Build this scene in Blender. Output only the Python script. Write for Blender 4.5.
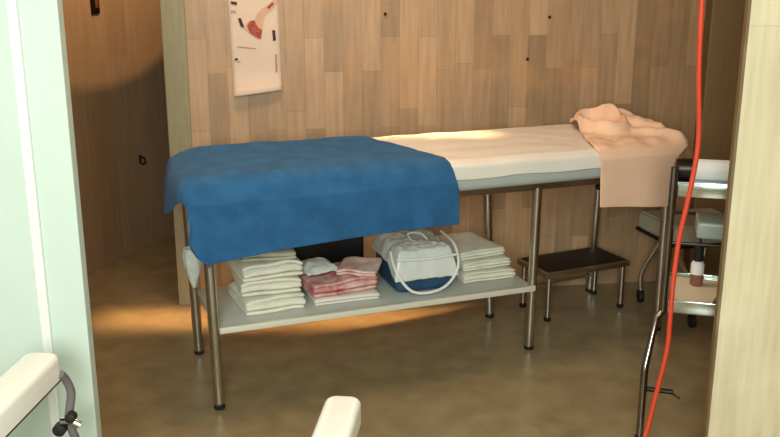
import bpy, bmesh, math, random
from mathutils import Vector, Matrix, noise
random.seed(4)
S = bpy.context.scene
for o in list(bpy.data.objects): bpy.data.objects.remove(o)
COL = S.collection
PI = math.pi

# ---------------------------------------------------------------- camera, world, lights
F, PIT, CH = 931.0, 0.270, 1.598
cd = bpy.data.cameras.new('camera'); cam = bpy.data.objects.new('camera', cd); COL.objects.link(cam)
cam.location = (0, 0, CH); cam.rotation_euler = (PI/2 - PIT, 0, 0)
cd.sensor_fit = 'HORIZONTAL'; cd.sensor_width = 36; cd.lens = F/780*36; cd.clip_start = .02
S.camera = cam
S.view_settings.view_transform = 'Standard'; S.view_settings.look = 'None'
S.view_settings.gamma = 1; S.view_settings.use_curve_mapping = False
S.view_settings.exposure = 0.0
wd = bpy.data.worlds.new('world'); S.world = wd; wd.use_nodes = True
wd.node_tree.nodes['Background'].inputs[0].default_value = (.62, .56, .46, 1)
wd.node_tree.nodes['Background'].inputs[1].default_value = .22

def area(name, loc, target, sx, sy, watts, color, spread=PI):
    l = bpy.data.lights.new(name, 'AREA'); l.shape = 'RECTANGLE'; l.size = sx; l.size_y = sy
    l.energy = watts; l.color = color; l.spread = spread
    o = bpy.data.objects.new(name, l); COL.objects.link(o); o.location = loc
    o.rotation_euler = (Vector(target)-Vector(loc)).to_track_quat('-Z', 'Y').to_euler()
    return o
def spot(name, loc, target, watts, color, angle, blend, size=.05):
    l = bpy.data.lights.new(name, 'SPOT'); l.energy = watts; l.color = color
    l.spot_size = angle; l.spot_blend = blend; l.shadow_soft_size = size
    o = bpy.data.objects.new(name, l); COL.objects.link(o); o.location = loc
    o.rotation_euler = (Vector(target)-Vector(loc)).to_track_quat('-Z', 'Y').to_euler()
    return o
# front room: cool lamp plus an added fill behind the viewer; treatment room: warm ceiling lamps plus an added alcove spot
area('front_room_lamp', (.15, -.3, 2.35), (0, 2.6, .9), 1.0, .5, 34, (.93, 1.0, .92))
area('front_fill_light', (-.25, -.9, 1.74), (.1, 3, .9), .9, .8, 74, (.94, 1.0, .95))  # added low frontal fill behind the viewer, no window there
area('ceiling_lamp_warm', (-.35, 3.3, 2.58), (-.35, 3.5, 0), .8, .4, 20, (1, .69, .45))
area('wall_washer_lamp', (-.45, 4.02, 2.55), (-.45, 4.03, 0), 1.75, .10, 2.8, (1, .55, .22), math.radians(9))
spot('alcove_fill_spot', (-.756, 4.64, 2.25), (-1.5, 4.93, 2.24), 52, (1, .58, .27), math.radians(116), .03, .02)  # added spot; its cone edge makes the lit upper part of the alcove wall
# ---------------------------------------------------------------- helpers
def lin(c):
    return tuple(((v/255)/12.92 if v <= 10 else (((v/255)+.055)/1.055)**2.4) for v in c)
def ray(px, py):
    x = (px-390)/F; u = -(py-218.5)/F; c, s = math.cos(PIT), math.sin(PIT)
    return Vector((x, c+u*s, -s+u*c))
def at_z(px, py, z=0.0):
    r = ray(px, py); return Vector((0, 0, CH)) + r*((z-CH)/r.z)
def at_y(px, py, y):
    r = ray(px, py); return Vector((0, 0, CH)) + r*(y/r.y)
class Frame:
    """a local frame standing on the floor"""
    def __init__(s, x, y, yaw): s.o = Vector((x, y, 0)); s.yaw = yaw; s.m = Matrix.Translation(s.o) @ Matrix.Rotation(yaw, 4, 'Z'); s.i = s.m.inverted()
    def plane_b(s, px, py, b):
        n = s.m.to_3x3() @ Vector((0, 1, 0)); r = ray(px, py); c = Vector((0, 0, CH))
        t = (b + n.dot(s.o) - n.dot(c))/n.dot(r); return s.i @ (c + r*t)
    def at_z(s, px, py, z): return s.i @ at_z(px, py, z)

def mat(name, rgb, rough=.6, metal=0, var=0, scale=8, bump=0, bscale=60, sheen=0, trans=0, alpha=1, stretch=None, rgb2=None, spec=None):
    m = bpy.data.materials.new(name); m.use_nodes = True
    nt = m.node_tree; b = nt.nodes['Principled BSDF']
    b.inputs['Roughness'].default_value = rough; b.inputs['Metallic'].default_value = metal
    if sheen: b.inputs['Sheen Weight'].default_value = sheen; b.inputs['Sheen Roughness'].default_value = .4
    if trans: b.inputs['Transmission Weight'].default_value = trans
    if spec is not None: b.inputs['Specular IOR Level'].default_value = spec
    b.inputs['Alpha'].default_value = alpha
    c1 = lin(rgb); c2 = lin(rgb2) if rgb2 else tuple(v*(1-var) for v in c1)
    tc = nt.nodes.new('ShaderNodeTexCoord'); mp = nt.nodes.new('ShaderNodeMapping')
    nt.links.new(tc.outputs['Object'], mp.inputs[0])
    if stretch: mp.inputs['Scale'].default_value = stretch
    n = nt.nodes.new('ShaderNodeTexNoise'); n.inputs['Scale'].default_value = scale; n.inputs['Detail'].default_value = 6
    nt.links.new(mp.outputs[0], n.inputs['Vector'])
    r = nt.nodes.new('ShaderNodeValToRGB')
    r.color_ramp.elements[0].position = .35; r.color_ramp.elements[1].position = .65
    r.color_ramp.elements[0].color = (*c2, 1); r.color_ramp.elements[1].color = (*c1, 1)
    nt.links.new(n.outputs['Fac'], r.inputs[0]); nt.links.new(r.outputs[0], b.inputs['Base Color'])
    if bump:
        n2 = nt.nodes.new('ShaderNodeTexNoise'); n2.inputs['Scale'].default_value = bscale; n2.inputs['Detail'].default_value = 4
        nt.links.new(mp.outputs[0], n2.inputs['Vector'])
        bp = nt.nodes.new('ShaderNodeBump'); bp.inputs['Strength'].default_value = bump; bp.inputs['Distance'].default_value = .004
        nt.links.new(n2.outputs['Fac'], bp.inputs['Height']); nt.links.new(bp.outputs[0], b.inputs['Normal'])
    return m

def planks(name, a, b, c, width, length, rough=.45, grain=.25, mort=.0012, mortc=None):
    """vertical wood blocks: brick pattern turned upright, tones a..b per block, blotches towards c"""
    m = bpy.data.materials.new(name); m.use_nodes = True; nt = m.node_tree; L = nt.links
    bs = nt.nodes['Principled BSDF']; bs.inputs['Roughness'].default_value = rough
    tc = nt.nodes.new('ShaderNodeTexCoord'); sp = nt.nodes.new('ShaderNodeSeparateXYZ'); cb = nt.nodes.new('ShaderNodeCombineXYZ')
    L.new(tc.outputs['Object'], sp.inputs[0])
    L.new(sp.outputs['Z'], cb.inputs['X']); L.new(sp.outputs['X'], cb.inputs['Y'])
    br = nt.nodes.new('ShaderNodeTexBrick'); L.new(cb.outputs[0], br.inputs['Vector'])
    br.offset = .37; br.offset_frequency = 2; br.squash = 1.35; br.squash_frequency = 3
    br.inputs['Scale'].default_value = 1; br.inputs['Brick Width'].default_value = length; br.inputs['Row Height'].default_value = width
    br.inputs['Mortar Size'].default_value = mort; br.inputs['Mortar Smooth'].default_value = .3
    br.inputs['Color1'].default_value = (*lin(a), 1); br.inputs['Color2'].default_value = (*lin(b), 1)
    br.inputs['Mortar'].default_value = (*lin(mortc or [v*.72 for v in b]), 1)
    mp = nt.nodes.new('ShaderNodeMapping'); mp.inputs['Scale'].default_value = (26, 26, 2.2); L.new(tc.outputs['Object'], mp.inputs[0])
    gr = nt.nodes.new('ShaderNodeTexNoise'); gr.inputs['Scale'].default_value = 1.6; gr.inputs['Detail'].default_value = 8; L.new(mp.outputs[0], gr.inputs['Vector'])
    rp = nt.nodes.new('ShaderNodeValToRGB'); rp.color_ramp.elements[0].position = .3; rp.color_ramp.elements[1].position = .7
    v = 1-grain; rp.color_ramp.elements[0].color = (v, v*.97, v*.93, 1); rp.color_ramp.elements[1].color = (1, 1, 1, 1)
    L.new(gr.outputs['Fac'], rp.inputs[0])
    mx = nt.nodes.new('ShaderNodeMixRGB'); mx.blend_type = 'MULTIPLY'; mx.inputs[0].default_value = 1
    L.new(br.outputs['Color'], mx.inputs[1]); L.new(rp.outputs[0], mx.inputs[2])
    bl = nt.nodes.new('ShaderNodeTexNoise'); bl.inputs['Scale'].default_value = 5; bl.inputs['Detail'].default_value = 5; L.new(tc.outputs['Object'], bl.inputs['Vector'])
    r2 = nt.nodes.new('ShaderNodeMapRange'); r2.inputs[1].default_value = .5; r2.inputs[2].default_value = .75; r2.inputs[4].default_value = .55
    L.new(bl.outputs['Fac'], r2.inputs[0])
    m2 = nt.nodes.new('ShaderNodeMixRGB'); L.new(r2.outputs[0], m2.inputs[0]); L.new(mx.outputs[0], m2.inputs[1]); m2.inputs[2].default_value = (*lin(c), 1)
    L.new(m2.outputs[0], bs.inputs['Base Color'])
    return m

# mesh pieces -------------------------------------------------------------
def box(bm, lo, hi, bev=0, seg=2, m=None):
    lo, hi = Vector(lo), Vector(hi); t = bmesh.new(); bmesh.ops.create_cube(t, size=1)
    for v in t.verts: v.co = Vector((lo[i]+(v.co[i]+.5)*(hi[i]-lo[i]) for i in range(3)))
    if bev: bmesh.ops.bevel(t, geom=t.edges[:], offset=bev, segments=seg, profile=.5, affect='EDGES')
    join(bm, t, m)
def join(bm, t, m=None):
    if m is not None: t.transform(m)
    me = bpy.data.meshes.new('x'); t.to_mesh(me); t.free(); bm.from_mesh(me); bpy.data.meshes.remove(me)
def smooth_path(pts, n=8):
    P = [Vector(p) for p in pts]; out = []
    for i in range(len(P)-1):
        p0 = P[max(i-1, 0)]; p1 = P[i]; p2 = P[i+1]; p3 = P[min(i+2, len(P)-1)]
        for k in range(n):
            t = k/n
            out.append(.5*((2*p1)+(p2-p0)*t+(2*p0-5*p1+4*p2-p3)*t*t+(3*p1-p0-3*p2+p3)*t**3))
    out.append(P[-1]); return out
def tube(bm, pts, r, seg=10, smooth=0, radii=None):
    P = smooth_path(pts, smooth) if smooth else [Vector(p) for p in pts]
    rings = []; up = None
    for i, p in enumerate(P):
        d = (P[min(i+1, len(P)-1)]-P[max(i-1, 0)]).normalized()
        if up is None: up = d.orthogonal().normalized()
        up = (up - d*up.dot(d)).normalized(); sd = d.cross(up)
        rr = radii(i/(len(P)-1)) if radii else r
        rings.append([bm.verts.new(p+(up*math.cos(2*PI*k/seg)+sd*math.sin(2*PI*k/seg))*rr) for k in range(seg)])
    for a, b in zip(rings, rings[1:]):
        for k in range(seg): bm.faces.new((a[k], a[(k+1) % seg], b[(k+1) % seg], b[k]))
    bm.faces.new(rings[0][::-1]); bm.faces.new(rings[-1])
def lathe(bm, prof, seg=24, m=None):
    t = bmesh.new(); rings = []
    for r, z in prof: rings.append([t.verts.new((r*math.cos(2*PI*k/seg), r*math.sin(2*PI*k/seg), z)) for k in range(seg)])
    for a, b in zip(rings, rings[1:]):
        for k in range(seg): t.faces.new((a[k], a[(k+1) % seg], b[(k+1) % seg], b[k]))
    t.faces.new(rings[0][::-1]); t.faces.new(rings[-1]); join(bm, t, m)
def grid(bm, nu, nv, f):
    V = [[bm.verts.new(f(i/nu, j/nv)) for j in range(nv+1)] for i in range(nu+1)]
    for i in range(nu):
        for j in range(nv): bm.faces.new((V[i][j], V[i+1][j], V[i+1][j+1], V[i][j+1]))
def poly(bm, pts, thick, m=None):
    """flat outline in local x,z extruded along y"""
    t = bmesh.new(); a = [t.verts.new((p[0], 0, p[1])) for p in pts]; b = [t.verts.new((p[0], thick, p[1])) for p in pts]
    t.faces.new(a); t.faces.new(b[::-1]); n = len(pts)
    for k in range(n): t.faces.new((a[k], b[k], b[(k+1) % n], a[(k+1) % n]))
    join(bm, t, m)
def obj(name, bm, m, parent=None, smooth=True, solid=0, sub=0, off=0.0, kind=None):
    bmesh.ops.recalc_face_normals(bm, faces=bm.faces[:])
    me = bpy.data.meshes.new(name); bm.to_mesh(me); bm.free(); me.materials.append(m)
    if smooth:
        me.polygons.foreach_set('use_smooth', [True]*len(me.polygons)); me.set_sharp_from_angle(angle=math.radians(40))
    o = bpy.data.objects.new(name, me); COL.objects.link(o)
    if parent: o.parent = parent
    if solid: d = o.modifiers.new('solid', 'SOLIDIFY'); d.thickness = solid; d.offset = off
    if sub: d = o.modifiers.new('sub', 'SUBSURF'); d.levels = d.render_levels = sub
    if kind: o['kind'] = kind
    return o
def tag(o, label, cat, group=None):
    o['label'] = label; o['category'] = cat
    if group: o['group'] = group
    return o
def thing(name, label, cat, loc=(0, 0, 0), yaw=0, group=None):
    o = bpy.data.objects.new(name, None); COL.objects.link(o); o.empty_display_size = .1
    o.location = loc; o.rotation_euler = (0, 0, yaw); return tag(o, label, cat, group)
def place(o, fr): o.location = fr.o; o.rotation_euler = (0, 0, fr.yaw); return o
def N(x, y, z=0): return noise.noise(Vector((x, y, z)))
B = bmesh.new

# ---------------------------------------------------------------- materials
M_wall = planks('wood_cladding', (210, 174, 137), (168, 140, 108), (206, 156, 108), .088, .42, grain=.24, mort=.0006)
M_alc = planks('wood_cladding_alcove', (180, 156, 126), (168, 144, 116), (174, 146, 112), .16, 1.1, grain=.18, mort=.0005)
M_near = planks('pale_plywood', (222, 208, 176), (210, 196, 164), (230, 220, 194), .2, 1.7, rough=.5, grain=.2, mort=.0005)
M_jamb = mat('seam_and_shaded_edge_wood', (128, 100, 60), .6, var=.25, scale=6, stretch=(20, 20, 2))  # seam wood; on the doorway board edge the dark tone is painted shade
M_post = mat('grey_green_post', (158, 150, 118), .55, var=.12, scale=5, stretch=(14, 14, 1.5))
M_mint = mat('mint_paint', (210, 226, 216), .45, var=.04, scale=4)
M_mintw = mat('white_trim_paint', (240, 244, 240), .35)
M_floor = mat('brown_floor', (160, 144, 112), .32, scale=9, rgb2=(142, 126, 96), bump=.05, bscale=30)
M_ceil = mat('ceiling_paint', (214, 204, 184), .8, var=.05)
M_front = mat('front_room_paint', (214, 220, 208), .7, var=.04)
M_door = mat('grey_door', (160, 134, 98), .5, var=.1, scale=5, stretch=(12, 12, 1))
M_chrome = mat('brushed_chrome', (204, 198, 186), .32, 1, var=.12, scale=12)
M_chrome3 = mat('chrome_dark_reflection', (150, 142, 138), .2, 1, var=.15, scale=12)  # chrome again, with the reflection of dark surroundings put into the colour
M_chrome2 = mat('bright_steel', (214, 224, 222), .18, 1, var=.05)
M_rubber = mat('black_rubber', (24, 22, 20), .7, var=.2)
M_shelf = mat('pale_shelf_laminate', (206, 210, 200), .35, var=.06, scale=5)
M_shelfedge = mat('white_shelf_edge', (224, 222, 206), .4)
M_matt = mat('pale_blue_vinyl', (186, 196, 192), .5, var=.06)
M_blue = mat('blue_terry', (56, 112, 164), 1.0, var=.22, scale=14, bump=.9, bscale=420, sheen=.1, spec=.1)
M_peach = mat('peach_cotton', (252, 212, 182), .95, var=.07, scale=6, bump=.35, bscale=220, spec=.1)
M_white = mat('white_cotton', (244, 238, 228), .9, var=.05, scale=6, bump=.2, bscale=120, spec=.2)
M_cloth = mat('folded_white_cotton', (244, 242, 226), .95, var=.10, scale=16, bump=.3, bscale=200, spec=.1)
M_cloth2 = mat('folded_grey_green_cotton', (206, 208, 186), .95, var=.12, scale=16, bump=.3, bscale=200, spec=.1)
M_pink = mat('pink_cotton', (240, 206, 198), .95, scale=22, rgb2=(206, 120, 122), bump=.3, bscale=160, spec=.1)
M_pinkw = mat('faded_pink_cotton', (244, 226, 214), .95, scale=22, rgb2=(222, 172, 164), bump=.3, bscale=160, spec=.1)
M_plas = mat('cloudy_plastic', (228, 234, 228), .3, var=.1, scale=20, bump=.4, bscale=60)
M_plast = mat('clear_plastic', (226, 232, 226), .16, var=.1, scale=30, trans=.55, bump=.6, bscale=70)
M_navy = mat('navy_blue_fabric', (44, 84, 122), .6, var=.3, scale=12)
M_black = mat('black_vinyl', (14, 12, 13), .42, var=.3)
M_gmark = mat('grey_print', (150, 150, 156), .6)
M_blackstep = mat('black_rubber_mat', (34, 26, 20), .6, var=.3, scale=20, bump=.3, bscale=150)
M_red = mat('red_rubber', (226, 78, 50), .4, var=.12)
M_paper = mat('poster_paper', (232, 208, 188), .6, var=.06)
M_ink = mat('dark_ink', (62, 40, 44), .7, var=.2)
M_inkred = mat('red_ink', (190, 96, 74), .7, scale=60, rgb2=(140, 52, 40))
M_inkpale = mat('pale_ink', (224, 178, 150), .7, var=.1)
M_inkgrey = mat('grey_ink', (170, 152, 136), .7)
M_arm = mat('white_vinyl', (250, 248, 242), .4, var=.02)
M_hose = mat('grey_hose', (120, 112, 112), .4, var=.2)
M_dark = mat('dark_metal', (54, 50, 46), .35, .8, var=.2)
M_roll = mat('white_paper_roll', (244, 246, 248), .8)
M_sheetp = mat('beige_paper', (236, 226, 202), .8, var=.05)
M_glass = mat('brown_bottle', (150, 104, 84), .25, var=.2)
M_grey = mat('grey_vinyl', (200, 196, 180), .5, var=.08)
M_trans = mat('frosted_basket', (170, 182, 176), .3, var=.1)

# ---------------------------------------------------------------- setting
def slab(name, lo, hi, m, fr=None, parent=None, bev=0):
    b = B(); box(b, lo, hi, bev); o = obj(name, b, m, parent, smooth=False)
    if not parent: o['kind'] = 'structure'
    if fr: place(o, fr)
    return o
slab('floor', (-4, -1.5, -.1), (4, 7, 0), M_floor)
slab('ceiling', (-4, -1.5, 2.62), (4, 7, 2.72), M_ceil)
WB = Frame(-1.0, 4.215, .145)                       # back wall, local x along it
slab('wall_back', (0, 0, 0), (3.6, .12, 2.62), M_wall, WB)
o = slab('trim_1', (-.015, -.012, 0), (.09, .132, 2.62), M_post, WB, bev=.004)
AL = Frame(-1.9, 3.92, math.atan2(.702, .277))      # alcove side wall
slab('wall_left', (0, 0, 0), (2.9, .1, 2.62), M_alc, AL)
slab('wall_alcove', (-3, 6.2, 0), (1, 6.3, 2.62), M_alc)
slab('wall_rear', (-2.7, -1.5, 0), (2.7, -1.4, 2.62), M_front)
slab('wall_rear_left', (-2.7, -1.4, 0), (-2.6, 2.3, 2.62), M_front)
slab('wall_rear_right', (2.6, -1.4, 0), (2.7, 2.3, 2.62), M_front)
slab('wall_right', (2.3, 2.2, 0), (2.4, 5.2, 2.62), M_door)
# grey door leaf at the right of the back wall with its dark seam
xd = 2.555
d = slab('door_1', (xd+.012, -.03, 0), (xd+.85, 0.0, 2.1), M_door, WB, bev=.003)
slab('trim_2', (xd-.012, -.018, 0), (xd+.012, 0.0, 2.15), M_jamb, WB)
# near partition with the doorway we look through
slab('wall_front_left', (-2.6, 2.3, 0), (-.802, 2.34, 2.62), M_mint, bev=.003)
slab('trim_3', (-.922, 2.286, 0), (-.896, 2.3, 2.62), M_mintw, bev=.004)
NR = Frame(.871, 2.3, 0)
slab('wall_front_right', (0, 0, 0), (1.9, .02, 2.62), M_near, NR)
slab('trim_4', (-.0, .02, 0), (.02, .04, 2.62), M_jamb, NR)  # side face of the board, its shade put into a darker wood colour

# small fixtures on the walls
def wall_pt(px, py):
    p = WB.plane_b(px, py, 0); return p
def alc_pt(px, py): return AL.plane_b(px, py, 0)
p = alc_pt(94, 4)
t = thing('light_switch', 'small dark switch plate high on the brown alcove wall', 'switch', AL.m @ Vector((p.x, -.0, p.z)), AL.yaw)
b = B(); box(b, (-.03, -.012, -.05), (.03, 0, .05), .004); obj('switch_plate', b, M_dark, t)
b = B(); box(b, (-.012, -.02, -.02), (.012, -.012, .02), .003); obj('rocker', b, mat('dull_red_switch', (120, 60, 44), .5), t)
p = alc_pt(140, 160)
t = thing('wall_hook', 'small black hook screwed into the shaded alcove wall', 'hook', AL.m @ Vector((p.x, 0, p.z)), AL.yaw)
b = B(); box(b, (-.008, -.006, -.02), (.008, 0, .03), .002); obj('hook_plate', b, M_rubber, t)
b = B(); tube(b, [(0, -.004, .02), (0, -.03, .012), (0, -.035, -.015), (0, -.012, -.022)], .005, 8, 5); obj('hook_arm', b, M_dark, t)
for (px, py, lab) in ((385, 14, 'dark nail in the wood wall to the right of the poster'), (527, 59, 'dark nail in the wood wall above the bare white part of the table'), (549, 17, 'dark nail near the top of the wood wall, above and right of another nail')):
    p = wall_pt(px, py); b = B(); lathe(b, [(.003, 0), (.003, .008), (.008, .009), (.007, .013)], 10, Matrix.Rotation(PI/2, 4, 'X'))
    o = obj('nail', b, M_rubber); o.location = WB.m @ p; o.rotation_euler = (0, 0, WB.yaw); tag(o, lab, 'nail', 'nails in the wood wall')

# poster: hangs on the back wall, lower end curling off it
pl = wall_pt(224.5, 8); pr = wall_pt(277, 8); pb = wall_pt(253, 92); px0 = pl.x; pw = pr.x-pl.x; pz = pb.z; ph = 1.0
xs = pl.x + .5*pw
t = thing('poster', 'tall cream anatomy poster with a red drawing, pinned on the wood wall', 'poster', WB.m @ Vector((xs, 0, pz)), WB.yaw)
def curl(z, x=0): k = max(0, .10-z)/.10; return -.006 - .035*k*k
def pshape(u, v):
    x = (u-.5)*pw*(1-.06*(1-v)); z = v*ph + .02*(u-.5)*(1-v)**4*1.2
    return Vector((x+.018*(1-v), curl(z)-.006*math.sin(u*PI)*(1-v)**3, z))
b = B(); grid(b, 12, 40, pshape); obj('sheet', b, M_paper, t, solid=.0012)
def on_poster(px, py): q = wall_pt(px, py); return (q.x-xs, q.z-pz)
def printed(name, pts, m, y=-.0115):
    P = [on_poster(*q) for q in pts]; b = B(); poly(b, P, .0008, Matrix.Translation((0, y, 0))); obj(name, b, m, t, smooth=False)
printed('drawing', [(239, 22), (243, 27), (249, 21), (254, 20), (257, 14), (262, 8), (267, 6), (273, 0), (277, -6), (279, -2), (275, 5), (270, 11), (265, 15), (263, 24), (262, 36), (260, 40), (255, 37), (250, 34), (245, 29), (240, 26)], M_inkpale)
printed('drawing', [(247, 26), (250, 21), (254, 20), (258, 27), (262, 30), (261, 39), (256, 37), (250, 33)], M_inkred, -.0128)
printed('drawing', [(238, 18), (241, 18), (244, 26), (243, 28), (240, 25)], M_ink, -.0128)
printed('drawing', [(267, 7), (272, 2), (274, 4), (269, 9)], M_inkred, -.0128)
for q in ([(272, 30), (275, 30), (276, 40), (273, 41)], [(231, 1), (237, 2), (237, 5), (231, 4)], [(235, 58), (238, 58), (238, 60), (235, 60)]):
    printed('print_mark', q, M_ink)
for q in ([(231, 10), (236, 11), (236, 13), (231, 12)], [(233, 60), (234, 60), (241, 61), (239, 62)], [(275, 54), (277, 54), (277.5, 72), (275.5, 72)], [(237, 46), (256, 48), (256, 49), (237, 47)], [(236, 80), (241, 81), (241, 83), (236, 82)]):
    printed('print_mark', q, M_inkgrey)

# ---------------------------------------------------------------- examination table
T = Frame(-.652, 3.179, .363)
LM, LW, LE, ZR = 1.335, .455, 1.93, .71             # middle legs, leg spacing across, end legs, rail height
t = thing('examination_table', 'long chrome examination table with a lower shelf against the wood wall', 'table', T.o, T.yaw)
b = B()
for y in (0, LW): box(b, (-.02, y-.014, ZR), (LE+.02, y+.014, ZR+.035), .004)
for x in (0, LM): box(b, (x-.014, 0, ZR+.002), (x+.014, LW, ZR+.033), .004)
box(b, (LE+.02, 0, ZR+.002), (LE+.07, LW+.075, ZR+.033), .004)
obj('frame', b, M_chrome, t)
b = B(); box(b, (.035, -.075, ZR+.035), (LE+.035, LW+.06, .855), .028, 4); obj('mattress', b, M_matt, t)
legs = [(0, 0, .005, -.045), (LM, 0, LM+.01, .035), (LM, LW, LM+.02, LW-.03), (0, LW, .02, LW+.03), (LE+.05, LW+.07, LE+.05, LW+.105), (LE+.055, .02, LE+.055, .02)]
for (x, y, fx, fy) in legs:
    fy = fy if abs(fx) < 3 else y
    b = B(); tube(b, [(x, y, ZR+.01), (fx, fy, .012)], .0195, 14); g = obj('leg', b, M_chrome, t)
    b = B(); lathe(b, [(.019, 0), (.021, .006), (.019, .022)], 14, Matrix.Translation((fx, fy, 0))); obj('rubber_foot', b, M_rubber, g)
ZS = .296
b = B(); box(b, (.02, 0.012, ZS-.016), (LM-.0, LW+.0, ZS), .003); s = obj('shelf', b, M_shelf, t)
b = B(); box(b, (.012, -.012, ZS-.02), (LM+.005, .012, ZS+.004), .004); obj('shelf_edge', b, M_shelfedge, s)['label'] = 'white front edge strip'
b = B(); lathe(b, [(.006, 0), (.016, .006), (.016, .02), (.01, .026)], 14, Matrix.Translation((LE-.03, LW-.03, .58)) @ Matrix.Rotation(PI/2, 4, 'X')); obj('clamp_knob', b, M_rubber, t)

# ---- blue towel over the left half
ZT = .868
def interp(tab, x):
    if x <= tab[0][0]: return tab[0][1]
    for (a, fa), (c, fc) in zip(tab, tab[1:]):
        if x <= c: k = (x-a)/(c-a); return fa+(fc-fa)*k
    return tab[-1][1]
def towel(u, v):
    hem = interp([(0, .572), (.33, .608), (.67, .624), (1, .632)], u)
    # path across: back edge -> top -> rounded front -> drop
    path = [(0, (.535, .835)), (.05, (.52, ZT-.004)), (.5, (-.03, ZT)), (.56, (-.075, ZT-.02)), (.62, (-.096, ZT-.07))]
    if v > .62: y, z = -.098, ZT-.07 + (hem-(ZT-.07))*(v-.62)/.38
    else:
        y = interp([(p, q[0]) for p, q in path], v); z = interp([(p, q[1]) for p, q in path], v)
    aL = interp([(0, -.03), (.3, -.065), (.55, -.06), (.62, -.06), (.86, -.072), (.94, -.05), (1, -.012)], v)
    aR = interp([(0, .76), (.1, .79), (.45, .9), (.6, .925), (.7, .935), (1, .938)], v)
    if u < .08:                                       # the end hanging over the left edge
        k = 1-u/.08
        out = interp([(0, .03), (.2, .05), (.5, .04), (.62, .015), (1, 0)], v)
        drop = interp([(0, .10), (.12, .17), (.25, .155), (.38, .13), (.5, .085), (.62, .02), (1, 0)], v)
        x = aL - out*math.sin(k*PI/2); z -= drop*k*k
        y += .015*math.sin(v*23)*k
    else: x = aL+(aR-aL)*(u-.08)/.92
    w = N(x*4.2, y*5, z*3)*.011 + N(x*11, y*9, z*8)*.004
    if v > .55: y -= .006+abs(w)*.8+.012*math.sin(x*7+1)*(v-.55); z += w*.2
    else: z += .006+abs(w)*.9
    if v < .1: z += .004
    if v < .56: z -= .06*max(0, 1-(x+.09)/.16)**1.5*max(0, min(1, (.5-v)/.35))
    return Vector((x, y, z))
b = B(); grid(b, 110, 80, towel)
tag(place(obj('towel', b, M_blue, solid=.007, sub=1, off=0), T), 'large blue terry towel draped over the left half of the table', 'towel')

# ---- white sheet on the bare half
def wsheet(u, v):
    xl = interp([(0, .74), (.1, .77), (.5, .87), (.8, .905), (1, .915)], v)-.03
    x = xl + u*(1.86-xl)
    y = interp([(0, .53), (.06, .515), (.82, -.045), (.9, -.082), (1, -.084)], v)
    z = interp([(0, .84), (.06, .862), (.82, .862), (.9, .845), (1, .792)], v)
    z += abs(N(x*5, y*6))*.008
    return Vector((x, y, z+.002))
b = B(); grid(b, 60, 50, wsheet)
tag(place(obj('bed_sheet', b, M_white, solid=.003, sub=1, off=1), T), 'thin white sheet covering the bare middle of the examination table', 'sheet')

# ---- peach cloth bunched at the right end
def peach(u, v):
    x0 = interp([(0, 1.79), (.15, 1.70), (.3, 1.655), (.54, 1.555), (.62, 1.555), (1, 1.56)], v)
    x1 = interp([(0, 2.10), (.5, 2.08), (.66, 1.93), (1, 1.905)], v)
    x = x0+(x1-x0)*u
    hem = .640-.030*u
    if v < .6:
        y = .52 - .60*v/.6; z = .886
        d = Vector((x-1.80, y-.30))
        z += .034*math.exp(-((x-1.88)/.17)**2-((y-.34)/.2)**2)
        r = math.hypot((x-1.755)/.082, (y-.215)/.13)
        z += .055*math.exp(-((r-1)/.20)**2)*(1 if y > .05 else max(0, (y+.05)/.1))
        z -= .02*math.exp(-(r/.6)**2)
        # creases running to the right corner
        for k, (cx, cy, ang) in enumerate(((1.9, .22, -.75), (1.95, .12, -.8), (1.9, .02, -.7), (2.0, .3, -.6))):
            q = (y-cy)*math.cos(ang)-(x-cx)*math.sin(ang)
            z += .030*math.exp(-(q/.020)**2)*min(1, max(0, (x-1.78)/.1))
        if x > 1.975: z -= (x-1.975)*1.1
        if v > .5: z -= .022*((v-.5)/.1)**2
        if v < .05: z -= .02
        z += N(x*14, y*14)*.012+abs(N(x*9+4, y*22))*.012*(u > .02)
    else:
        k = (v-.6)/.4; y = -.088-.014*min(1, k*8); z = .862+(hem-.862)*k
        if x > 1.975: z -= (x-1.975)*1.1*(1-k)
        y -= .008*(.5+.5*math.sin(x*24+2))*k
    return Vector((x, y, z))
b = B(); grid(b, 90, 110, peach)
tag(place(obj('peach_cloth', b, M_peach, solid=.004, sub=1, off=1), T), 'peach cotton cloth bunched on the right end of the table and hanging down', 'cloth')

# ---------------------------------------------------------------- things on the shelf
def folded(name, x0, x1, y0, y1, z0, layers, th, m, seed, label, cat, group=None, yaw=0.0, wob=.008):
    """cloth folded to and fro: one serpentine sheet"""
    d = y1-y0; w = x1-x0; prof = []
    for k in range(layers):
        z = (k+.5)*th; ys = [.0, .03, .12, .3, .5, .7, .88, .97, 1.0]
        if k % 2: ys = ys[::-1]
        for q in ys:
            edge = .012 if q in (0., 1.) else 0
            prof.append((q*d, z+(th*.22 if (q == ys[-1] and k < layers-1) else 0)-(th*.22 if (q == ys[0] and k) else 0)))
    def f(u, v):
        i = min(int(v*(len(prof)-1)+.001), len(prof)-1); y, z = prof[i]
        x = (u-.5)*w*(1+.05*N(seed, z*60, y*3)); yy = y-d/2
        sag = 1-.22*(abs(2*u-1)**6)
        return Vector((x, yy+wob*N(x*12, seed, z*50), z*sag+wob*.8*N(x*9+seed, y*9, z*20)*(z/(th*layers))))
    b = B(); grid(b, 14, len(prof)-1, f)
    o = obj(name, b, m, solid=th*.8, sub=1)
    o.location = T.m @ Vector(((x0+x1)/2, (y0+y1)/2, z0)); o.rotation_euler = (0, 0, T.yaw+yaw)
    return tag(o, label, cat, group)
G = 'folded white cloths at the left end of the shelf'
z = ZS+.002
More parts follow.
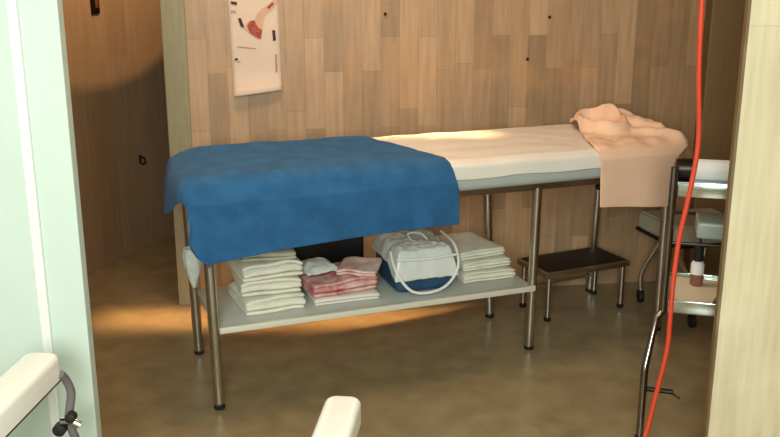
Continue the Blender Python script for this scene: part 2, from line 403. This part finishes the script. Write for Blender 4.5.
for k, (h, dx, dy, m, lab) in enumerate((
    (.017, 0, 0, M_cloth, 'thick folded white cloth at the bottom of the left stack on the shelf'),
    (.015, .004, .012, M_cloth, 'folded white cloth second from the bottom of the left stack'),
    (.016, -.004, .006, M_cloth, 'folded white cloth just under the grey green one in the left stack'),
    (.014, .02, .02, M_cloth2, 'folded grey green cloth on top of the left stack on the shelf'))):
    n = 4 if k < 3 else 3
    folded('folded_cloth', .135+dx, .372+dx-(.03 if k == 3 else 0), .075+dy, .345+dy, z, n, h, m, k+3, lab, 'cloth', G, yaw=(.06, -.07, .05, -.1)[k], wob=.013)
    z += h*n+.004
# pink bundle
folded('folded_cloth', .42, .69, .085, .32, ZS+.002, 3, .010, M_white, 21, 'flat folded white cloth under the pink bundle on the shelf', 'cloth', 'cloths of the pink bundle', yaw=-.03, wob=.003)
folded('folded_cloth', .405, .68, .10, .32, ZS+.036, 4, .014, M_pink, 22, 'crumpled pink cloth between the white stack and the blue bag', 'cloth', 'cloths of the pink bundle', yaw=.08, wob=.018)
folded('folded_cloth', .555, .715, .10, .27, ZS+.098, 2, .012, M_pinkw, 23, 'faded pink cloth lying across the right of the pink bundle', 'cloth', 'cloths of the pink bundle', yaw=-.5, wob=.02)
b = B()
grid(b, 16, 12, lambda u, v: Vector(((u-.5)*.15, (v-.5)*.13, .012+.022*(1-(2*u-1)**4)*(1-(2*v-1)**4)+.012*N(u*5, v*5, 3))))
o = obj('plastic_pouch', b, M_plas, solid=.003, sub=1); o.location = T.m @ Vector((.462, .215, ZS+.108)); o.rotation_euler = (.12, 0, T.yaw+.25)
tag(o, 'pale bluish plastic pouch lying on top of the pink bundle', 'pouch')
# black case at the back
t = thing('black_case', 'black vinyl case behind the pink bundle, half hidden by the towel', 'case', T.m @ Vector((.535, .412, ZS+.001)), T.yaw)
b = B(); box(b, (-.19, -.04, 0), (.19, .04, .23), .02, 3); obj('body', b, M_black, t)
b = B(); tube(b, [(-.02, -.0425, .165), (-.012, -.0425, .18), (-.004, -.0425, .168), (.006, -.0425, .182), (.012, -.0425, .168), (.02, -.0425, .172)], .0025, 6, 4); obj('printed_mark', b, M_gmark, t)
b = B(); tube(b, [(-.06, 0, .228), (-.055, 0, .25), (.055, 0, .25), (.06, 0, .228)], .008, 8, 4); obj('handle', b, M_black, t)
# bag with blue sides
t = thing('storage_bag', 'blue sided storage bag with a white crumpled top and looping white strap', 'bag', T.m @ Vector((.892, .235, ZS+.001)), T.yaw-.04)
b = B(); box(b, (-.125, -.145, 0), (.125, .15, .135), .03, 4); obj('body', b, M_navy, t)
def bagtop(u, v):
    x = (u-.5)*.27; y = (v-.5)*.33
    e = max(abs(2*u-1), abs(2*v-1)); k = max(0, (e-.84)/.16)
    z = .168+.022*(1-e**3)+(.016*N(x*18, y*18, 1)+.008*N(x*45, y*45))*(1-.7*k)
    fr = interp([(0, 1), (.12, .9), (.3, .5), (1, .5)], v)
    return Vector((x*(1+.02*k), y*(1+.03*k), z-.105*k*fr))
b = B(); grid(b, 40, 44, bagtop); obj('top_cover', b, M_plas, t, solid=.004, sub=1)
b = B(); tube(b, [(-.135, -.10, .17), (-.137, -.16, .12), (-.10, -.19, .05), (-.05, -.20, .02), (.03, -.20, .022), (.09, -.19, .05), (.135, -.165, .11), (.14, -.1, .18), (.13, .02, .20)], .006, 8, 6); obj('strap', b, M_mintw, t)
b = B(); tube(b, [(-.132, -.165, .155), (0, -.17, .15), (.132, -.165, .155)], .005, 8, 4); obj('piping', b, M_mintw, t)
b = B(); tube(b, [(-.03, -.05, .20), (-.05, -.07, .232), (-.005, -.085, .235), (.03, -.08, .205)], .005, 8, 5); obj('pull_loop', b, M_plas, t)
# pile of sheets right
z = ZS+.002
for k, (n, h, x0, x1, y0, y1, lab) in enumerate((
    (4, .011, 1.075, 1.318, .12, .40, 'folded white sheet at the bottom of the pile by the middle leg'),
    (4, .010, 1.07, 1.30, .14, .41, 'folded white sheet in the middle of the pile right of the bag'),
    (4, .010, 1.05, 1.275, .16, .43, 'folded white sheet on top of the pile right of the bag'))):
    folded('folded_sheet', x0, x1, y0, y1, z, n, h, M_cloth, 40+k, lab, 'sheet', 'white sheets at the right end of the shelf', yaw=(-.02, .05, .12)[k]); z += n*h+.003
# clear bag on the rear left leg
def cbag(u, v):
    a = 2*PI*u; r = interp([(0, .034), (.2, .038), (.6, .03), (.9, .012), (1, .006)], v)*(1+.35*N(math.cos(a)*2, math.sin(a)*2, v*6))
    return Vector((r*math.cos(a), r*math.sin(a)*.8, .50-.17*v))
b = B(); grid(b, 20, 14, cbag)
o = obj('plastic_bag', b, M_plas, solid=.001, sub=1); o.location = T.m @ Vector((.0, LW-.075, 0)); o.rotation_euler = (0, 0, T.yaw)
o.location.z = 0
tag(o, 'crumpled clear plastic bag hanging at the left end of the table', 'bag')

# ---------------------------------------------------------------- step stool
SF = Frame(.717, 3.993, .436)
t = thing('step_stool', 'low step stool with a black top and chrome legs behind the table', 'stool', SF.o, SF.yaw)
w_, d_ = .44, .235
b = B(); box(b, (0, 0, .225), (w_, d_, .242), .006); obj('step_top', b, M_blackstep, t)
b = B()
for (lo, hi) in (((0, -.012, .21), (w_, 0.004, .238)), ((0, d_-.004, .21), (w_, d_+.012, .238)), ((-.012, -.012, .21), (.004, d_+.012, .238)), ((w_-.004, -.012, .21), (w_+.012, d_+.012, .238))): box(b, lo, hi, .004)
obj('rim', b, M_chrome, t)
for x in (.012, w_-.012):
    for y in (.01, d_-.02):
        b = B(); tube(b, [(x, y, .22), (x, y, .012)], .013, 12); g = obj('leg', b, M_chrome, t)
        b = B(); lathe(b, [(.015, 0), (.017, .005), (.015, .02)], 12, Matrix.Translation((x, y, 0))); obj('rubber_foot', b, M_rubber, g)
b = B(); tube(b, [(.012, d_-.02, .10), (w_-.012, d_-.02, .10)], .007, 8); obj('stretcher', b, M_chrome, t)

# ---------------------------------------------------------------- rolling stool behind the trolley
c0 = [Vector((1.215, 4.253, 0)), Vector((1.364, 3.93, 0)), Vector((1.70, 4.08, 0)), Vector((1.55, 4.40, 0))]
ctr = sum(c0, Vector())/4
t = thing('rolling_stool', 'low grey padded stool on black casters, half hidden behind the trolley', 'stool', ctr, 0)
sa = [Vector((1.22, 4.42, 0)), Vector((1.315, 4.10, 0)), Vector((1.66, 4.16, 0)), Vector((1.60, 4.46, 0))]
b = B(); q = bmesh.new(); vs = [q.verts.new(p-ctr+Vector((0, 0, .33))) for p in sa]; vt = [q.verts.new(p-ctr+Vector((0, 0, .42))) for p in sa]
q.faces.new(vs[::-1]); q.faces.new(vt)
for k in range(4): q.faces.new((vs[k], vs[(k+1) % 4], vt[(k+1) % 4], vt[k]))
bmesh.ops.bevel(q, geom=q.edges[:], offset=.012, segments=2, affect='EDGES'); join(b, q); obj('seat', b, M_grey, t)
b = B()
for k in range(4): tube(b, [sa[k]-ctr+Vector((0, 0, .325)), sa[(k+1) % 4]-ctr+Vector((0, 0, .325))], .009, 8)
obj('seat_frame', b, M_dark, t)
for k in range(4):
    p = c0[k]-ctr; s_ = sa[k if k != 0 else 0]-ctr
    top = (sa[0]*.35+sa[1]*.65-ctr) if k == 0 else s_
    b = B(); tube(b, [top+Vector((0, 0, .325)), p+Vector((0, 0, .16)), p+Vector((0, 0, .06))], .010, 8, 3); g = obj('leg', b, M_chrome, t)
    b = B(); lathe(b, [(.012, -.014), (.03, -.012), (.032, 0), (.03, .012), (.012, .014)], 16, Matrix.Translation(p+Vector((0, 0, .032))) @ Matrix.Rotation(PI/2, 4, 'Y')); obj('caster', b, M_rubber, g)

# ---------------------------------------------------------------- steel trolley
K = Frame(.935, 2.95, -.27)
t = thing('steel_trolley', 'chrome trolley with stacked trays, cut off by the right doorway board', 'trolley', K.o, K.yaw)
TW, TD = .46, .40
b = B(); box(b, (0, 0, .898), (TW, TD, .906), .003); box(b, (0, 0, .856), (TW, .008, .902), .003); box(b, (0, .392, .856), (TW, TD, .902), .003); box(b, (0, 0, .856), (.008, TD, .902), .003); obj('tray', b, M_chrome2, t)
b = B(); box(b, (0, 0, .452), (TW, TD, .458), .002); box(b, (0, 0, .452), (TW, .006, .497), .002); box(b, (0, .394, .452), (TW, TD, .468), .002); box(b, (0, 0, .452), (.006, TD, .497), .002); obj('tray', b, M_chrome2, t)
b = B(); box(b, (.075, .02, .712), (.30, .17, .768), .008, 3); obj('drawer', b, M_trans, t)
b = B(); tube(b, [(-.006, -.006, .70), (TW, -.006, .70)], .006, 8); tube(b, [(-.006, TD, .70), (TW, TD, .70)], .006, 8); tube(b, [(.09, -.006, .70), (.09, TD, .70)], .005, 8); obj('drawer_rail', b, M_dark, t)
for x, y, sx in ((-.012, -.008, -1), (TW+.012, -.008, 1), (.205, TD, -1), (TW+.012, TD, 1)):
    b = B(); o_ = -.085 if y < .1 else .055
    pts = [(x, y, .955), (x, y, .462), (x+sx*.02, y+o_*.2, .44), (x+sx*.045, y+o_, .29), (x+sx*.046, y+o_*1.1, .26), (x+sx*.046, y+o_*1.1, .03)] if y < .1 else [(x, y, .86), (x, y, .03)]
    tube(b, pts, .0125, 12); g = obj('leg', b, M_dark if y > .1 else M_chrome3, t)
    e = Vector(pts[-1]); b = B(); lathe(b, [(.015, 0), (.018, .004), (.016, .035)], 12, Matrix.Translation((e.x, e.y, 0))); obj('rubber_foot', b, M_rubber, g)
b = B(); tube(b, [(-.055, -.055, .19), (.04, -.07, .195)], .009, 8); tube(b, [(.03, -.07, .195), (.06, -.10, .19)], .004, 6); obj('pedal', b, M_dark, t)

# paper roll lying in the top tray
r_ = .034
t = thing('paper_roll', 'white paper roll with a dark end lying on the top trolley tray', 'roll', K.m @ Vector((-.012, .045, .9065+r_)), K.yaw+.03)
RX = Matrix.Rotation(PI/2, 4, 'Y')
b = B(); lathe(b, [(r_*.96, .062), (r_, .066), (r_, .205), (r_*.96, .208)], 28, RX); obj('paper', b, M_roll, t)
b = B(); lathe(b, [(r_*.55, 0), (r_*.9, .004), (r_*1.0, .02), (r_*1.0, .060), (r_*.9, .063)], 28, RX); obj('end_cap', b, M_dark, t)
b = B(); lathe(b, [(r_*.96, .209), (r_*.99, .211), (r_*.99, .25), (r_*.9, .255)], 28, RX); obj('roll_core', b, mat('lilac_grey', (150, 140, 160), .6), t)
# bottle and paper on the lower tray
p = K.m @ Vector((.105, .29, 0))
t = thing('bottle', 'small brown bottle with white label and black cap on the lower tray', 'bottle', (p.x, p.y, .4612), 0)
t.scale = (1.15, 1.15, 1.3)
b = B(); lathe(b, [(.017, 0), (.020, .004), (.020, .052), (.0195, .056), (.012, .074), (.010, .078)], 20); obj('body', b, M_glass, t)
b = B(); lathe(b, [(.0206, .034), (.0206, .062), (.0150, .071)], 20); obj('bottle_label', b, M_roll, t)
b = B(); lathe(b, [(.013, .072), (.016, .074), (.015, .105), (.010, .122), (.006, .124)], 20); obj('cap', b, M_rubber, t)
b = B()
pp = [(.012, .012), (.125, .012), (.20, .30), (.19, .36), (.012, .375)]
q = bmesh.new(); a_ = [q.verts.new((x, y, .4585)) for x, y in pp]; c_ = [q.verts.new((x, y, .461)) for x, y in pp]; q.faces.new(a_[::-1]); q.faces.new(c_)
for k in range(5): q.faces.new((a_[k], a_[(k+1) % 5], c_[(k+1) % 5], c_[k]))
join(b, q); tag(place(obj('tray_paper', b, M_sheetp, smooth=False), K), 'sheet of beige paper lining the lower trolley tray', 'paper')

# ---------------------------------------------------------------- red hose
pts = [at_y(706, -70, 2.6), at_y(702, 0, 2.6), at_y(699, 70, 2.61), at_y(699, 130, 2.62), at_y(696, 160, 2.62), at_y(688, 200, 2.62), at_y(679, 240, 2.62), at_y(673, 285, 2.61), at_y(670, 320, 2.6), at_y(667, 350, 2.6), at_y(656, 395, 2.6), at_y(645, 437, 2.6)]
e = pts[-1]; pts += [Vector((e.x-.03, 2.6, .06)), Vector((e.x-.02, 2.57, .012)), Vector((e.x+.1, 2.5, .012))]
pts = [Vector((pts[0].x+.01, 2.6, 2.62))]+pts
b = B(); tube(b, pts, 0.0073, 10, 6)
tag(obj('red_hose', b, M_red), 'long red rubber hose hanging in front of the chrome trolley', 'hose')

# ---------------------------------------------------------------- treatment chair, only its arm ends in view
t = thing('treatment_chair', 'white padded treatment chair whose armrest ends show at the bottom edge', 'chair', (-.47, 1.55, 0), 0)
O = Vector((-.47, 1.55, 0))
def arm(p0, p1, w, h, hand):
    p0, p1 = Vector(p0), Vector(p1); d = p1-p0; L_ = d.length; yaw = math.atan2(-d.x, d.y)
    m = Matrix.Translation(p0-O) @ Matrix.Rotation(yaw, 4, 'Z')
    b = B(); q = bmesh.new(); bmesh.ops.create_cube(q, size=1)
    for v in q.verts: v.co = Vector((v.co.x*w, (v.co.y+.5)*L_, (v.co.z-.5)*h))
    vert = [e for e in q.edges if abs(e.verts[0].co.z-e.verts[1].co.z) > .01]
    bmesh.ops.bevel(q, geom=vert, offset=w*.32, segments=5, affect='EDGES', profile=.5)
    top = [e for e in q.edges if e.verts[0].co.z > -.001 and e.verts[1].co.z > -.001 and len(e.link_faces) == 2 and any(abs(f.normal.z) < .5 for f in e.link_faces)]
    bmesh.ops.bevel(q, geom=top, offset=.014, segments=4, affect='EDGES', profile=.5)
    join(b, q, m); a = obj('armrest', b, M_arm, t)
    b = B(); box(b, (-w*.49, .02, -h-.007), (w*.49, L_-.012, -h), .002, 2, m); obj('arm_plate', b, M_dark, a)
    b = B(); box(b, (-.02, L_*.25, -h-.34), (.02, L_*.25+.05, -h-.006), .004, 2, m); obj('arm_post', b, M_chrome, t)
arm((-.877, 1.40, .70), (-.826, 2.06, .70), .088, .062, 1)
arm((-.165, 1.22, .70), (-.098, 1.83, .70), .078, .055, -1)
b = B(); box(b, (-.40, -.45, .36), (.36, .22, .46), .04, 3); obj('seat', b, M_arm, t)
b = B(); box(b, (-.36, -.52, .46), (.32, -.42, .80), .035, 3); obj('backrest', b, M_arm, t)
b = B(); box(b, (-.42, -.30, .29), (.39, .10, .34), .01); obj('seat_frame', b, M_chrome, t)
b = B(); lathe(b, [(.28, 0), (.28, .02), (.06, .05), (.05, .30)], 28); obj('base', b, M_chrome, t)
# hose on the left armrest
hp = [at_y(60, 374, 2.03), at_y(66, 380, 2.05), at_y(71, 392, 2.06), at_y(70, 406, 2.06), at_y(69, 418, 2.06), at_y(72, 430, 2.06), at_y(77, 445, 2.06), at_y(74, 470, 2.05)]
b = B(); tube(b, [p-O for p in hp], .0105, 10, 5); hz = obj('hose', b, M_hose, t)
b = B()
for q_ in ((60, 429, .016), (71, 417, .013)):
    p = at_y(q_[0], q_[1], 2.04)-O; lathe(b, [(.006, -.014), (q_[2], -.010), (q_[2], .010), (.006, .014)], 14, Matrix.Translation(p) @ Matrix.Rotation(PI/2, 4, 'X'))
obj('clamp_knob', b, M_rubber, hz)
b = B(); tube(b, [at_y(61, 421, 2.04)-O, at_y(71, 421, 2.04)-O, at_y(80, 425, 2.04)-O], .010, 10, 3); obj('clamp', b, M_chrome2, hz)
